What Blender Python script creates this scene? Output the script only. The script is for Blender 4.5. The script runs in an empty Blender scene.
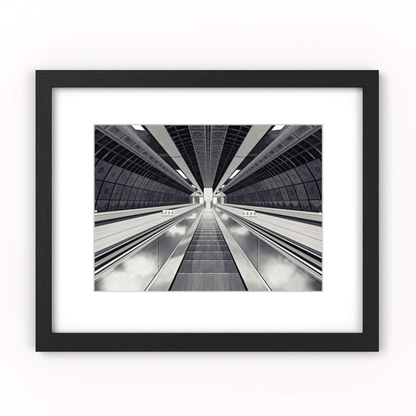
import bpy, math
import numpy as np

# ------------------------------------------------------------------ units
# one photograph pixel (416 px picture) = 1.2 mm on the plane of the frame front
S = 0.0012
CX, CZ = 208.0, 208.0
def X(px): return (px - CX) * S
def Z(py): return (CZ - py) * S

C = bpy.context.scene.collection
SC = bpy.context.scene

FRONT = -0.0250          # y of the frame's front face (wall is y = 0)
MOUNT = -0.0115          # y of the mount board's face
PRINT = MOUNT + 0.0016   # y of the printed sheet

# ------------------------------------------------------------------ camera
DIST = 1.6
cam = bpy.data.cameras.new('camera')
cam.sensor_width = 36.0
cam.lens = 36.0 * DIST / (416 * S)
cam.clip_start, cam.clip_end = 0.05, 60
co = bpy.data.objects.new('camera', cam)
co.location = (0, FRONT - DIST, 0)
co.rotation_euler = (math.radians(90), 0, 0)
C.objects.link(co)
SC.camera = co

# ------------------------------------------------------------------ light
W = bpy.data.worlds.new('World'); SC.world = W; W.use_nodes = True
bg = W.node_tree.nodes['Background']
bg.inputs[0].default_value = (1.0, 0.992, 0.998, 1)
bg.inputs[1].default_value = 0.34

def softbox(name, loc, size, power, col=(1, 1, 1)):
    l = bpy.data.lights.new(name, 'AREA'); l.shape = 'SQUARE'; l.size = size
    l.energy = power; l.color = col
    o = bpy.data.objects.new(name, l); o.location = loc
    d = np.array(loc) * -1.0
    import mathutils
    o.rotation_euler = mathutils.Vector(d).to_track_quat('-Z', 'Y').to_euler()
    C.objects.link(o)
softbox('key_softbox', (-2.5, -7.0, 1.3), 4.4, 352)
softbox('fill_softbox', (3.0, -7.0, -0.5), 4.0, 183)

SC.view_settings.view_transform = 'Standard'
SC.view_settings.look = 'None'
SC.view_settings.exposure = 0
SC.view_settings.gamma = 1

# ------------------------------------------------------------------ helpers
def mesh_obj(name, verts, faces, mat, parent=None, smooth=False):
    me = bpy.data.meshes.new(name)
    me.from_pydata([tuple(v) for v in verts], [], faces)
    me.validate(); me.update()
    if smooth:
        for p in me.polygons: p.use_smooth = True
    me.materials.append(mat)
    o = bpy.data.objects.new(name, me)
    C.objects.link(o)
    if parent: o.parent = parent
    return o

def new_mat(name, col, rough, spec=0.5):
    m = bpy.data.materials.new(name); m.use_nodes = True
    b = m.node_tree.nodes['Principled BSDF']
    b.inputs['Base Color'].default_value = (*col, 1)
    b.inputs['Roughness'].default_value = rough
    b.inputs['Specular IOR Level'].default_value = spec
    return m, m.node_tree, b

def add_noise(nt, scale_xyz, detail=4, rough=0.6, scale=1.0):
    tc = nt.nodes.new('ShaderNodeTexCoord')
    mp = nt.nodes.new('ShaderNodeMapping'); mp.inputs['Scale'].default_value = scale_xyz
    nz = nt.nodes.new('ShaderNodeTexNoise')
    nz.inputs['Scale'].default_value = scale; nz.inputs['Detail'].default_value = detail
    nz.inputs['Roughness'].default_value = rough
    nt.links.new(tc.outputs['Object'], mp.inputs['Vector'])
    nt.links.new(mp.outputs['Vector'], nz.inputs['Vector'])
    return nz

def add_bump(nt, b, src, strength, dist):
    bp = nt.nodes.new('ShaderNodeBump')
    bp.inputs['Strength'].default_value = strength; bp.inputs['Distance'].default_value = dist
    nt.links.new(src, bp.inputs['Height']); nt.links.new(bp.outputs['Normal'], b.inputs['Normal'])

def ramp(nt, src, stops):
    r = nt.nodes.new('ShaderNodeValToRGB')
    e = r.color_ramp.elements
    e[0].position, e[0].color = stops[0][0], (*stops[0][1], 1)
    e[1].position, e[1].color = stops[1][0], (*stops[1][1], 1)
    for p, c in stops[2:]:
        k = e.new(p); k.color = (*c, 1)
    nt.links.new(src, r.inputs['Fac'])
    return r.outputs['Color']

# ------------------------------------------------------------------ materials
def black_wood(name, along):
    m, nt, b = new_mat(name, (0.011, 0.011, 0.012), 0.30, 0.085)
    sc = (60, 900, 900) if along == 'x' else (900, 900, 60)
    nz = add_noise(nt, sc, 6, 0.62)
    nt.links.new(ramp(nt, nz.outputs['Fac'], [(0.34, (0.0050, 0.0050, 0.0053)), (0.68, (0.0085, 0.0085, 0.0090))]),
                 b.inputs['Base Color'])
    rr = nt.nodes.new('ShaderNodeMapRange')
    rr.inputs['From Min'].default_value = 0.3; rr.inputs['From Max'].default_value = 0.7
    rr.inputs['To Min'].default_value = 0.40; rr.inputs['To Max'].default_value = 0.28
    nt.links.new(nz.outputs['Fac'], rr.inputs['Value']); nt.links.new(rr.outputs['Result'], b.inputs['Roughness'])
    add_bump(nt, b, nz.outputs['Fac'], 0.35, 0.00010)
    return m
wood_x = black_wood('black_stained_wood_across', 'x')
wood_z = black_wood('black_stained_wood_upright', 'z')

mount_mat, nt, b = new_mat('white_mount_board', (0.93, 0.93, 0.93), 0.9, 0.2)
nz = add_noise(nt, (1600, 1600, 1600), 4, 0.6); add_bump(nt, b, nz.outputs['Fac'], 0.10, 0.00006)
core_mat, nt, b = new_mat('cut_board_core', (0.72, 0.715, 0.685), 0.9, 0.2)
nz = add_noise(nt, (2500, 2500, 2500), 3, 0.6); add_bump(nt, b, nz.outputs['Fac'], 0.2, 0.00006)

wall_mat, nt, b = new_mat('white_painted_wall', (0.882, 0.868, 0.876), 0.9, 0.15)
nz = add_noise(nt, (240, 240, 240), 6, 0.65); add_bump(nt, b, nz.outputs['Fac'], 0.05, 0.0003)

# ------------------------------------------------------------------ wall
wall = mesh_obj('wall', [(-3, 0, -3), (3, 0, -3), (3, 0, 3), (-3, 0, 3)], [(0, 1, 2, 3)], wall_mat)
wall['kind'] = 'structure'
wall['label'] = 'plain white wall behind the framed photograph'
wall['category'] = 'wall'

# ------------------------------------------------------------------ frame
OL, OR, OT, OB = 35.4, 379.0, 69.9, 351.9       # outer edges in photograph pixels
IL, IR, IT, IB = 51.6, 362.8, 87.4, 333.0       # inner (sight) edges
root = bpy.data.objects.new('picture_frame', None)
root.location = (X((OL + OR) / 2), 0, Z(OB))
root.empty_display_size = 0.05
C.objects.link(root)
root['label'] = 'black wooden picture frame with a wide white mount round a monochrome escalator photograph'
root['category'] = 'picture frame'
OFF = np.array(root.location)

def L(p): return (p[0] - OFF[0], p[1] - OFF[1], p[2] - OFF[2])

# profile: t = 0 at the outer edge, 1 at the inner edge; y = depth
RB = 0.0011
def rail(a, bb, ia, ib, mat):
    """a,bb outer corners; ia,ib inner corners (x,z)."""
    a, bb, ia, ib = map(np.array, (a, bb, ia, ib))
    d = (bb - a) / np.linalg.norm(bb - a)
    w = abs(np.cross(d, ia - a))
    prof = [(0.0, -0.0004)]
    for i in range(5):                          # rounded outer arris
        an = math.pi / 2 * i / 4
        prof.append((RB * (1 - math.cos(an)), FRONT + RB * (1 - math.sin(an))))
    r2 = RB * 0.7
    for i in range(5):                          # rounded inner arris
        an = math.pi / 2 * i / 4
        prof.append((w - r2 * (1 - math.sin(an)), FRONT + r2 * (1 - math.cos(an))))
    prof.append((w, FRONT + 0.0030))            # lip
    prof.append((w - 0.004, FRONT + 0.0036))    # rebate behind the lip
    prof.append((w - 0.004, -0.0004))
    vs = []
    gap = 0.00003
    for (o_, i_, sgn) in ((a, ia, 1), (bb, ib, -1)):
        for (t, y) in prof:
            q = o_ + (i_ - o_) * (t / w) + d * gap * sgn
            vs.append(L((q[0], y, q[1])))
    n = len(prof); fs = []
    for i in range(n):
        j = (i + 1) % n
        fs.append((i, j, n + j, n + i))
    fs.append(tuple(range(n))[::-1]); fs.append(tuple(range(n, 2 * n)))
    o = mesh_obj('frame_rail', vs, fs, mat, root)
    me = o.data
    for k, p in enumerate(me.polygons):
        p.use_smooth = (1 <= k <= 4) or (6 <= k <= 9)
    return o

oc = {'tl': (X(OL), Z(OT)), 'tr': (X(OR), Z(OT)), 'bl': (X(OL), Z(OB)), 'br': (X(OR), Z(OB))}
ic = {'tl': (X(IL), Z(IT)), 'tr': (X(IR), Z(IT)), 'bl': (X(IL), Z(IB)), 'br': (X(IR), Z(IB))}
rail(oc['tl'], oc['tr'], ic['tl'], ic['tr'], wood_x)
rail(oc['tr'], oc['br'], ic['tr'], ic['br'], wood_z)
rail(oc['br'], oc['bl'], ic['br'], ic['bl'], wood_x)
rail(oc['bl'], oc['tl'], ic['bl'], ic['tl'], wood_z)

# ------------------------------------------------------------------ mount
def par(px, depth):       # a photograph pixel seen at a plane behind the frame front -> true place
    return px * (1 + (depth - FRONT) / DIST)
PL, PR, PT, PB = 94.6, 322.0, 125.2, 291.0      # picture opening
def PX(p, y): return par(X(p), y)
def PZ(p, y): return par(Z(p), y)
m0 = (X(IL) - 0.0038, X(IR) + 0.0038, Z(IT) + 0.0038, Z(IB) - 0.0038)
BW = 0.00135
bi = (PX(PL, PRINT), PX(PR, PRINT), PZ(PT, PRINT), PZ(PB, PRINT))
mi = (bi[0] - BW, bi[1] + BW, bi[2] + BW, bi[3] - BW)
def ring(r, y): l, rr, t, bt = r; return [L((l, y, t)), L((rr, y, t)), L((rr, y, bt)), L((l, y, bt))]
vs = ring(m0, MOUNT) + ring(mi, MOUNT) + ring(m0, PRINT + 0.0012)
fs = []
for i in range(4):
    j = (i + 1) % 4
    fs.append((i, 4 + i, 4 + j, j)); fs.append((i, j, 8 + j, 8 + i))
mount = mesh_obj('mount', vs, fs, mount_mat, root)
vs = ring(mi, MOUNT) + ring(bi, PRINT - 0.0001)
bev = mesh_obj('bevel', vs, [(i, 4 + i, 4 + (i + 1) % 4, (i + 1) % 4) for i in range(4)], core_mat, mount)
bev['label'] = 'cream cut edge of the mount round the picture'

# ------------------------------------------------------------------ the print: ink laid down on a flat sheet
XC, YV = 208.2, 202.0     # vanishing point of the depicted tunnel, in photograph pixels
rng = np.random.RandomState(7)
_tab = rng.rand(512, 512)
def h2(i, j): return _tab[(i.astype(np.int64) * 7 + 13) % 512, (j.astype(np.int64) * 3 + 29) % 512]
def vn(a, b_):
    i = np.floor(a); j = np.floor(b_); f = a - i; g = b_ - j
    f = f * f * (3 - 2 * f); g = g * g * (3 - 2 * g)
    i = i.astype(np.int64); j = j.astype(np.int64)
    def t(p, q): return _tab[p % 512, q % 512]
    return (t(i, j) * (1 - f) + t(i + 1, j) * f) * (1 - g) + (t(i, j + 1) * (1 - f) + t(i + 1, j + 1) * f) * g
def sstep(a, b_, v):
    t = np.clip((v - a) / (b_ - a), 0, 1); return t * t * (3 - 2 * t)
def blob(x, y, cx, cy, rx, ry, soft=0.5, p=2.4):
    r = (np.abs((x - cx) / rx) ** p + np.abs((y - cy) / ry) ** p) ** (1 / p)
    return 1 - sstep(1 - soft, 1 + soft, r)
def poly(x, y, pts):
    inside = np.zeros(x.shape, bool)
    n = len(pts)
    for i in range(n):
        x1, y1 = pts[i]; x2, y2 = pts[(i + 1) % n]
        if y1 == y2: continue
        c = ((y1 > y) != (y2 > y)) & (x < (x2 - x1) * (y - y1) / (y2 - y1) + x1)
        inside ^= c
    return inside

def ink(x, y):
    """grey level 0..255 of the printed picture at photograph pixel (x, y)"""
    side = np.where(x < XC, 0, 1)
    u = np.maximum(np.abs(x - XC), 0.02)
    dy = y - YV
    up = np.maximum(-dy, 0.02); dn = np.maximum(dy, 0.02)
    n = -dy / u
    t = u / up
    xm = XC - u                                   # mirrored to the left half
    g = np.full(x.shape, 60.0)
    rag = vn(x * 0.9, y * 0.9)                    # fine mottling
    rag2 = vn(x * 0.25 + 40, y * 0.25)
    # ---- curved wall of panels
    XR = np.interp(n, [-.1, .02, .199, .392, .69, .8, .95], [1.207, 1.17, 1.105, 1.0, .80, .743, .68])
    q = XR / u
    far = sstep(60, 25, u)                        # 0 near .. 1 far
    k = q / .00134 - .80 + side * .18
    fr = k - np.floor(k); ki = np.floor(k)
    row = np.where(n > .199, 0, np.where(n > .02, 1, 2))
    base = np.where(row == 0, np.interp(u, [0, 40, 70, 95, 115], [62, 74, 88, 76, 60]),
           np.where(row == 1, np.interp(u, [0, 40, 70, 95, 115], [52, 60, 70, 66, 58]),
                    np.interp(u, [0, 30, 70, 115], [56, 70, 84, 78])))
    w_ = base + (h2(ki, row + 5 * side) - .5) * 20 + (rag - .5) * 14 + (rag2 - .5) * 10
    nc = np.where(row == 0, .295, np.where(row == 1, .11, -.03)); nh = np.where(row == 0, .193, np.where(row == 1, .179, .1))
    a = (fr - .53) * 1.0; b_ = (n - nc) / nh
    r = np.sqrt((a / .8) ** 2 + (b_ / 1.0) ** 2)
    emb = (row < 2)
    dark = np.clip(1 - np.abs(r - .14) / .07, 0, 1) * 20 + (r < .12) * 10
    w_ -= np.where(emb, dark * (1 - .55 * far) * (.35 + h2(ki, row + 17 + 2 * side)) * (.5 + 1.0 * vn(x * .8 + 5, y * .8)), 0)
    w_ += np.where(emb & (r < .05) & (h2(ki, row + 9) > .5), 38, 0) * (1 - far)
    w_ += np.where(emb & (np.abs(r - .25) < .03), 4, 0)
    # lower row: arched niches
    arch = (row == 2) & (n < -.005 - .045 * (1 - np.abs(2 * fr - 1.05)))
    w_ = np.where(arch, 40 + rag * 22, w_)
    w_ += np.where((fr > .13) & (fr < .19), 12, 0) * (1 - far)
    lw = .13 + .10 * far
    w_ = np.where(fr < lw, w_ * (.36 + .38 * far), w_)
    for nb, hw in ((.199, .0072), (.02, .0052)):
        w_ = np.where(np.abs(n - nb) < hw, w_ * .34 + 4, w_)
        w_ = np.where((n > nb - hw * 2.1) & (n < nb - hw), w_ + 8, w_)
    g = np.where(n < .392, w_, g)
    # ---- dark coffers over the wall
    k2 = q / .00067 + .15 + side * .1; f2 = k2 - np.floor(k2)
    cof = 10 + h2(np.floor(k2), np.where(n > .53, 3, 1) + 4 * side) * 12 + (rag - .5) * 14
    cof += sstep(90, 112, u) * sstep(.45, .62, n) * 22 * (f2 > .55)
    rib = np.clip(1.25 - np.abs(f2 - .12) / .11, 0, 1)
    cof = cof + rib * (56 - 20 * far) * (.30 + 1.3 * vn(k2 * .7, n * 9))
    cof = np.where(np.abs(n - .53) < .009, np.maximum(cof, 50 + 20 * (rag2 - .5)), cof)
    cof = np.where((np.abs(n - .46) < .004) | (np.abs(n - .60) < .004), cof + 12, cof)
    g = np.where((n >= .392) & (n < .66), cof, g)
    g = np.where((n >= .392) & (n < .402), 24, g)
    # ---- ridge and the band of square coffers
    g = np.where((n >= .655) & (n < .70), 98 + (rag - .5) * 14, g)
    g = np.where((n >= .679) & (n < .688), 46, g)
    k3 = (q - .01015) / .00128 + side * .12; f3 = k3 - np.floor(k3)
    bn = (n - .70) / .125
    c3 = 92 + (rag - .5) * 12 + (h2(np.floor(k3), 11 + side) - .5) * 22
    inn = (f3 > .14) & (f3 < .93) & (bn > .10) & (bn < .93)
    c3 = np.where(inn, 78 + 12 * f3 + (rag2 - .5) * 14, c3)
    core = blob(f3, bn, .42, .62, .20, .22, .5)
    c3 = c3 - core * np.where(u > 92, 6, 24)
    edge = ((np.abs(f3 - .14) < .03) | (np.abs(bn - .10) < .05)) & (f3 > .11) & (bn < .95)
    c3 = np.where(edge, 118, c3)
    c3 = np.where((f3 < .045), 46, c3)
    g = np.where((n >= .70) & (n < .825), c3, g)
    # ---- plain strip
    st = 112 + sstep(.84, .92, n) * 26 + (rag - .5) * 8 + np.interp(u, [0, 20, 60, 100], [6, 0, -4, 4])
    g = np.where((n >= .825) & (n < .935), st, g)
    # ---- dark bay with the lamps
    bay = 36 + (rag - .5) * 16 + (rag2 - .5) * 14
    ql = 1 / up
    near1 = sstep(.0185, .0138, ql)
    bay += near1 * 46 * sstep(1.16, .98, n) + sstep(.0165, .0138, ql) * 26 * sstep(1.16, 1.02, n)
    bay = np.where(n > 1.165, 22, bay)
    kk = ql / .0012; bay += np.where((kk - np.floor(kk)) < .2, 5, 0)
    for q0 in (.0213, .048, .0745): bay = np.where(np.abs(ql - q0) < .0003 + q0 * .012, bay + 24, bay)
    for (qa, qb) in ((.006, .01395), (.0314, .0425), (.0595, .071), (.088, .103)):
        lamp = (ql > qa) & (ql < qb * (1 - .10 * (1.13 - n))) & (n > 1.0) & (n < 1.132)
        bay = np.where(lamp, 252, bay)
        glow = (ql > qa * .97) & (ql < qb * 1.06) & (n > .975) & (n < 1.15) & ~lamp
        bay = np.where(glow, 78, bay)
    g = np.where((n >= .935) & (n < 1.205), bay, g)
    # ---- pale beams
    be = np.interp(up, [8, 14, 30, 45, 77], [190, 172, 158, 150, 152]) + (rag - .5) * 5 + (rag2 - .5) * 6
    be += np.where(side == 1, 4, -2) + (1.73 - n) * 8
    be = np.where(n > 1.69, be - 12, be)
    for q0 in (.0222, .0345, .047):
        be = np.where(np.abs(ql * (1 + .03 * (n - 1.4)) - q0) < .00022, be - 42, be)
    g = np.where((n >= 1.205) & (n < 1.73), be, g)
    # ---- dark grids either side of the crown
    k4 = ql * (1 - .27 * t * t) / .00094; f4 = k4 - np.floor(k4)
    c4 = 10 + h2(np.floor(k4), np.where(t > .43, 21, 23) + side) * 10 + (rag - .5) * 12
    c4 = c4 + np.clip(1.2 - np.abs(f4 - .2) / .14, 0, 1) * np.interp(up, [10, 30, 77], [12, 30, 46]) * (.5 + vn(t * 14, k4))
    c4 = np.where(np.abs(t - .44) < .010, 54 + 16 * (rag - .5), c4)
    c4 = np.where(np.abs(t - .56) < .008, c4 + 10, c4)
    g = np.where((n >= 1.73) & (t > .263), c4, g)
    # ---- crown band with oval bosses
    k5 = (ql - .01563) / .0018; f5 = k5 - np.floor(k5)
    c5 = np.interp(up, [13, 25, 45, 77], [122, 104, 88, 80]) + (rag - .5) * 16 + (rag2 - .5) * 8
    ro = np.sqrt(((t - .152) / .058) ** 2 + ((f5 - .52) / .25) ** 2)
    vis = sstep(22, 40, up)
    c5 -= (np.clip(1 - np.abs(ro - .85) / .35, 0, 1) * 36 + (ro < .5) * 10) * (.35 + .65 * vis)
    c5 += np.where(np.abs(f5 - .14) < .05, 14, 0) * vis
    c5 = np.where((f5 < .07) | (f5 > .97), c5 * .45, c5)
    c5 += np.where((np.abs(f5 - .84) < .03) & (t < .24), -14, 0)
    c5 = np.where(t > .247, c5 + 22, c5)
    c5 = np.where((t > .236) & (t < .247), c5 - 22, c5)
    c5 = np.where((t > .036) & (t < .052), 112 + (rag - .5) * 16, c5)
    c5 = np.where((t > .015) & (t < .033), np.interp(up, [13, 30, 60], [96, 60, 28]), c5)
    c5 = np.where(t <= .015, np.interp(up, [13, 30, 77], [140, 108, 74]) - np.where(f5 < .2, 24, 0), c5)
    g = np.where((n >= 1.73) & (t <= .263), c5, g)

    # ================================================= lower half
    m = dy / u
    low = dy > 0
    soft = sstep(40, 8, u)                       # far away everything washes to pale grey
    sx = x * .35; str1 = vn(m * 90, np.log(u) * 6)   # streaks run to the vanishing point
    str2 = vn(m * 260, np.log(u) * 9 + 4)
    stops = [(.079, 34), (.099, 196), (.118, 150), (.127, 172), (.172, 42), (.198, 84), (.206, 58), (.214, 96),
             (.222, 205), (.262, 196), (.27, 207), (.338, 158), (.346, 208), (.398, 200), (.405, 208), (.447, 62),
             (.457, 104), (.473, 52), (.485, 186), (.497, 17), (.537, 146), (.556, 158), (.578, 36), (.614, 228),
             (.634, 44), (.652, 178), (.668, 150), (.676, 196), (.69, 128)]
    ms = np.array([s[0] for s in stops]); gs = np.array([s[1] for s in stops], float)
    idx = np.clip(np.searchsorted(ms, m.ravel(), side='right') - 1, 0, len(ms) - 1).reshape(m.shape)
    lo = gs[idx]
    deck = (m > .222) & (m < .447)
    lo = lo + np.where(deck, (str1 - .5) * 10 + (str2 - .5) * 8 - sstep(95, 115, u) * 6, (str2 - .5) * 12)
    lo = np.where((m > .079) & (m < .099), 30 + rag * 26, lo)
    lo = np.where((m > .497) & (m < .537), 17 + rag * 10, lo)
    wash = np.where(m < .44, 190, 150)
    lo = lo * (1 - .62 * soft) + wash * .62 * soft
    # cross joints of the deck
    kd = 30 / u + side * .3; fd = kd - np.floor(kd)
    lo = np.where(deck & (fd < .012) & (u < 100), lo - 16, lo)
    g = np.where(low & (m >= .079) & (m < .69), lo, g)

    # ---- polished balustrade panel with soft reflections
    pa = np.interp(m, [.69, .72, .80, .95, 1.2, 1.4], [150, 112, 112, 132, 140, 132])
    pa = pa + np.interp(u, [0, 8, 20, 40, 60, 115], [50, 30, 8, -8, 0, 4])
    pa += (vn(x * .12, y * .05 + 9) - .5) * 24 + (vn(x * .7 + y * .5, y * .2) - .5) * 7
    L_, R_ = side == 0, side == 1
    cl = np.zeros(x.shape)
    wob = (vn(x * .11 + 3, y * .13) - .5) * 7; wob2 = (vn(x * .3, y * .3 + 7) - .5) * 3
    xx, yy = x + wob + wob2, y + wob * .7 - wob2
    for (cx, cy, rx, ry, am) in ((124, 284, 26, 17, 1.0), (139, 268, 18, 13, 1.0), (119, 270, 12, 4, .55), (150, 285, 9, 14, .7),
                                 (176.5, 229.4, 8.5, 4.2, .95), (171, 232, 5, 3.5, .5), (192, 216.2, 5.5, 2.2, .9), (199, 210, 3, 1.4, .8)):
        cl = np.maximum(cl, np.where(L_, blob(xx, yy, cx, cy, rx, ry, .55) * am, 0))
    for (cx, cy, rx, ry, am) in ((279, 275, 17, 15, .92), (296, 285, 15, 12, .72), (262, 285, 9, 13, .55), (290, 268, 10, 6, .5),
                                 (240.5, 229.8, 8.5, 4.2, .8), (246, 232, 5, 3, .4), (225, 216.2, 5.5, 2.2, .85), (217.6, 210, 3, 1.4, .8)):
        cl = np.maximum(cl, np.where(R_, blob(xx, yy, cx, cy, rx, ry, .6) * am, 0))
    pa = pa * (1 - cl) + (232 + (rag2 - .5) * 12) * cl
    pa -= blob(x, y, 94, 287, 8, 9, .8) * 60
    pa -= blob(x, y, 119, 268, 5, 4, .9) * 34
    pa -= blob(x, y, 324, 288, 18, 12, .9) * 40
    pa -= blob(x, y, 160, 246, 13, 7, .9) * 24 + blob(x, y, 257, 246, 13, 7, .9) * 22
    pa -= blob(x, y, 186, 224, 6, 3, .9) * 26 + blob(x, y, 231, 224, 6, 3, .9) * 26
    seam = np.where(L_, 158.2, 257.6)
    pa = np.where(np.abs(x - seam) < .45, pa - 30, pa)
    pa = np.where(np.abs(x - seam - np.where(L_, -1.0, 1.0)) < .5, pa + 16, pa)
    pa = np.where((np.abs(x - np.where(L_, 186.4, 230.0)) < .3), pa - 18, pa)
    pa = np.where((m > .715) & (m < .735), pa - 18, pa)
    pa = np.where((m > 1.27) & (m < 1.285), pa - 10, pa)
    g = np.where(low & (m >= .69) & (m < 1.385), pa, g)
    g = np.where(low & (m >= 1.385) & (m < 1.415), np.interp(dn, [5, 30, 60, 89], [150, 120, 78, 58]), g)
    g = np.where(low & (m >= 1.415) & (m < 1.455), np.interp(dn, [5, 30, 55, 89], [190, 180, 205, 240]), g)
    # ---- skirt
    dns = dn + (m - 1.8) * 7
    skL = np.interp(dns, [5, 10, 20, 28, 34, 39, 43, 53, 56, 65, 78, 85, 92], [205, 204, 190, 184, 146, 194, 134, 128, 206, 214, 204, 160, 144])
    skR = np.interp(dns, [5, 10, 20, 28, 35, 40, 48, 56, 65, 78, 86, 94], [215, 212, 200, 190, 176, 186, 170, 184, 206, 204, 172, 160])
    sk = np.where(L_, skL, skR) + (str1 - .5) * 12 + (rag - .5) * 8 + (rag2 - .5) * 12
    sk = np.where(m > 2.0, sk + 6, sk)
    sk = np.where(m < 1.55, sk - 8, sk)
    g = np.where(low & (m >= 1.455) & (m < 2.2), sk, g)
    # ---- dark gap and steps
    s = u / dn
    gp = np.interp(dn, [4, 14, 30, 89], [120, 70, 34, 20]) + rag * 8
    g = np.where(low & (s <= 1 / 2.2), gp, g)
    q6 = (1 / dn - .01399) / .00303; f6 = q6 - np.floor(q6); k6 = np.floor(q6)   # f6: 0 at a nosing, rising towards the far side
    stp = np.interp(dn, [3, 6, 8, 10.5, 12.5, 14.5, 17, 20, 28, 36, 45, 58, 75, 90], [222, 186, 208, 176, 196, 172, 150, 148, 130, 110, 98, 102, 116, 126])
    dmid = 1 / (.01399 + .00303 * (k6 + .5))
    wd = .262 + (h2(k6, k6 * 0 + 31) - .5) * .03
    inner = u < wd * dmid + (dn - dmid) * .10
    stp = stp + np.where(inner, 7, -np.interp(dn, [20, 34, 56, 72, 90], [12, 24, 20, 12, 8])) * sstep(6, 30, dn)
    stp += (1 - f6) * -10 + f6 * 8
    gr = np.cos(s * 2 * math.pi / .0125)
    stp += gr * np.interp(dn, [14, 50, 90], [0, 5, 11])
    stp += (vn(s * 40, q6 * 1.3) - .5) * 16 + (rag - .5) * 10
    # nosing line, with comb teeth just under it
    dpx = dn - 1 / (.01399 + .00303 * np.round(q6))
    lw = np.interp(dn, [8, 30, 90], [.35, .45, .6])
    stp = np.where(np.abs(dpx) < lw, stp + np.interp(dn, [8, 30, 90], [26, 32, 44]) * (.6 + .8 * vn(x * .5, q6 * 2)), stp)
    stp = np.where((dpx >= lw) & (dpx < lw * 2.6), stp - 14, stp)
    stp = np.where((dpx <= -lw) & (dpx > -lw * 2.6), stp - 8, stp)
    stp = np.where((np.abs(dpx - 2.0) < .35) & (dn > 60), stp + 12, stp)
    g = np.where(low & (s < .424), stp, g)

    # ---- far hall
    hall = poly(xm, y, [(189.8, 196.0), (194.8, 191.5), (199.6, 194.2), (203.4, 194.2), (204.1, 188.2), (209, 188.2), (209, 206), (189.8, 206)])
    hv = 192 + (rag - .5) * 20 + (rag2 - .5) * 16
    hv = np.where((xm < 199.5) & (y > 196.0 + (199 - xm) * .05), 128 + (vn(x * .8, y * .25) - .5) * 110, hv)
    hv = np.where((xm < 196) & (y < 196), 176 + (rag - .5) * 24, hv)
    hv = np.where((xm < 192.6) & (y > 195.8), 92 + (rag - .5) * 26, hv)
    hv = np.where((np.abs(xm - 193.4) < .42) & (y > 197.5), 216, hv)
    hv = np.where((xm > 199.8) & (xm < 203.2) & (y > 197.2), 240, hv)
    hv = np.where((xm > 199.6) & (xm < 203.4) & (np.abs(y - 196.7) < .45), 120, hv)
    hv = np.where((xm > 203.2) & (xm < 204.0) & (y > 189), 150, hv)
    hv = np.where((xm >= 204.2), 226 + (rag - .5) * 10, hv)
    hv = np.where((np.abs(xm - 197.3) < .35) & (y > 198), 105, hv)
    hf = hall & ((y < YV + 1.2 + .02 * u) | (u < 5))
    g = np.where(hf, hv, g)
    # newels at the head of the flight
    nw = blob(xm, y, 205.0, 204.4, 1.0, 3.6, .5)
    nw = nw * .8
    g = g * (1 - nw) + 84 * nw
    g = np.where((u < 2.2) & (y > 199.2) & (y < 204), 214, g)
    nb = blob(xm, y, 202.6, 205.5, 2.0, 1.6, .6) * .5
    g = g * (1 - nb) + 130 * nb
    # ---- small white slatted guards standing on the deck
    for pts, off in ((((160.6, 215.3), (163.2, 210.0), (173.0, 210.0), (174.6, 215.3)), 0),
                     (((241.6, 216.2), (243.6, 210.8), (254.4, 210.8), (257.2, 216.2)), 1)):
        ins = poly(x, y, pts)
        x0 = pts[0][0]; wd_ = pts[3][0] - x0
        ff = (x - x0) / wd_ * 4.2; ff = ff - np.floor(ff)
        y0 = pts[1][1]
        body = np.where((ff > .3) & (ff < .8) & (y > y0 + 1.5) & (y < y0 + 4.3), 160, 226)
        g = np.where(ins, body, g)
        sh = poly(x, y, [(p[0] + .2, p[1] + 1.0) for p in pts]) & ~ins
        g = np.where(sh, g - 40, g)
    # ---- little wall lamps at the wall's foot
    for (cx, cy) in ((96.0, 211.2), (320.2, 213.2)):
        g = np.maximum(g, blob(x, y, cx, cy, 1.0, 1.0, .5) * 250)
    d_ = g / 255.0                                 # a harder paper grade
    g = 255 * (d_ + .10 * (d_ - .46) * 4 * d_ * (1 - d_))
    return g

def to_rgb(g):
    """split toning of the print: cool shadows, warm lights (sRGB 0..1)"""
    ks = [0, 20, 60, 110, 160, 205, 255]
    r = np.interp(g, ks, [0, 19, 57, 108, 160, 206, 252])
    gg = np.interp(g, ks, [0, 20, 59, 109, 160, 205, 252])
    bb = np.interp(g, ks, [4, 26, 67, 113, 156, 199, 247])
    return np.stack([r, gg, bb], -1) / 255.0

def s2l(c): return np.where(c <= .04045, c / 12.92, ((c + .055) / 1.055) ** 2.4)

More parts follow.
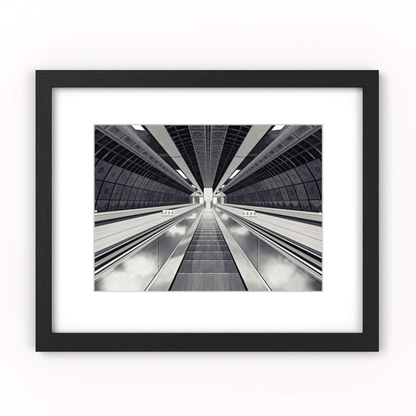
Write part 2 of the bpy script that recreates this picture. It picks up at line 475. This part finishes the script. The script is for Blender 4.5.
NX, NY, SS = 915, 667, 2
def picture():
    fx = (np.arange(NX * SS) + .5) / (NX * SS); fy = (np.arange(NY * SS) + .5) / (NY * SS)
    gx, gy = np.meshgrid(PL - .3 + fx * (PR - PL + .6), PT - .3 + fy * (PB - PT + .6))
    g = ink(gx, gy)
    g = np.clip(g, 12, 253)
    lin = s2l(g / 255.0)
    lin = lin.reshape(NY, SS, NX, SS).mean((1, 3))
    sg = 0.8                                      # softness of the lens that took the picture
    kx = np.arange(-4, 5); kr = np.exp(-kx ** 2 / (2 * sg * sg)); kr /= kr.sum()
    p = np.pad(lin, 4, mode='edge')
    p = sum(kr[i] * p[i:i + NY, :] for i in range(9))
    p = sum(kr[i] * p[:, i:i + NX] for i in range(9))
    back = np.where(p <= .0031308, p * 12.92, 1.055 * p ** (1 / 2.4) - .055) * 255
    w2 = np.exp(-np.arange(-9, 10) ** 2 / (2 * 3.2 ** 2)); w2 /= w2.sum()   # darkroom sharpening
    q2 = np.pad(back, 9, mode='edge')
    q2 = sum(w2[i] * q2[i:i + NY, :] for i in range(19))
    q2 = sum(w2[i] * q2[:, i:i + NX] for i in range(19))
    back = back + .42 * (back - q2)
    grain = rng.randn(NY, NX); gk = (grain + np.roll(grain, 1, 0) + np.roll(grain, 1, 1) + np.roll(grain, (1, 1), (0, 1))) / 2
    back = np.clip(back + gk * 2.4, 6, 254)
    return to_rgb(back)

rgb = picture()
INK_GAIN = 0.89
def build_print():
    lin = s2l(rgb) * INK_GAIN
    nv = NX * NY
    me = bpy.data.meshes.new('photo_print')
    l, r = PX(PL - .3, PRINT), PX(PR + .3, PRINT); tp, bt = PZ(PT - .3, PRINT), PZ(PB + .3, PRINT)
    xs = l + (np.arange(NX) + .5) / NX * (r - l); zs = tp + (np.arange(NY) + .5) / NY * (bt - tp)
    # outermost row and column run on under the mount
    xs[0] -= .003; xs[-1] += .003; zs[0] += .003; zs[-1] -= .003
    vx, vz = np.meshgrid(xs, zs)
    co_ = np.empty((nv, 3), np.float32)
    co_[:, 0] = vx.ravel() - OFF[0]; co_[:, 1] = PRINT - OFF[1]; co_[:, 2] = vz.ravel() - OFF[2]
    me.vertices.add(nv); me.vertices.foreach_set('co', co_.ravel())
    ii = (np.arange(NY - 1)[:, None] * NX + np.arange(NX - 1)[None, :]).ravel()
    quads = np.stack([ii, ii + NX, ii + NX + 1, ii + 1], 1).astype(np.int32)
    nf = len(quads)
    me.loops.add(nf * 4); me.loops.foreach_set('vertex_index', quads.ravel())
    me.polygons.add(nf)
    me.polygons.foreach_set('loop_start', np.arange(nf, dtype=np.int32) * 4)
    me.update(calc_edges=True)
    at = me.color_attributes.new('ink', 'FLOAT_COLOR', 'POINT')
    rgba = np.ones((nv, 4), np.float32); rgba[:, :3] = lin.reshape(-1, 3)
    at.data.foreach_set('color', rgba.ravel())
    m_, nt_, b_ = new_mat('printed_photo_paper', (.5, .5, .5), 0.7, 0.0)
    ca = nt_.nodes.new('ShaderNodeVertexColor'); ca.layer_name = 'ink'
    nt_.links.new(ca.outputs['Color'], b_.inputs['Base Color'])
    me.materials.append(m_)
    o = bpy.data.objects.new('photo_print', me); C.objects.link(o); o.parent = root
    o['label'] = 'monochrome photograph looking along an escalator in a vaulted tunnel'
    return o
build_print()
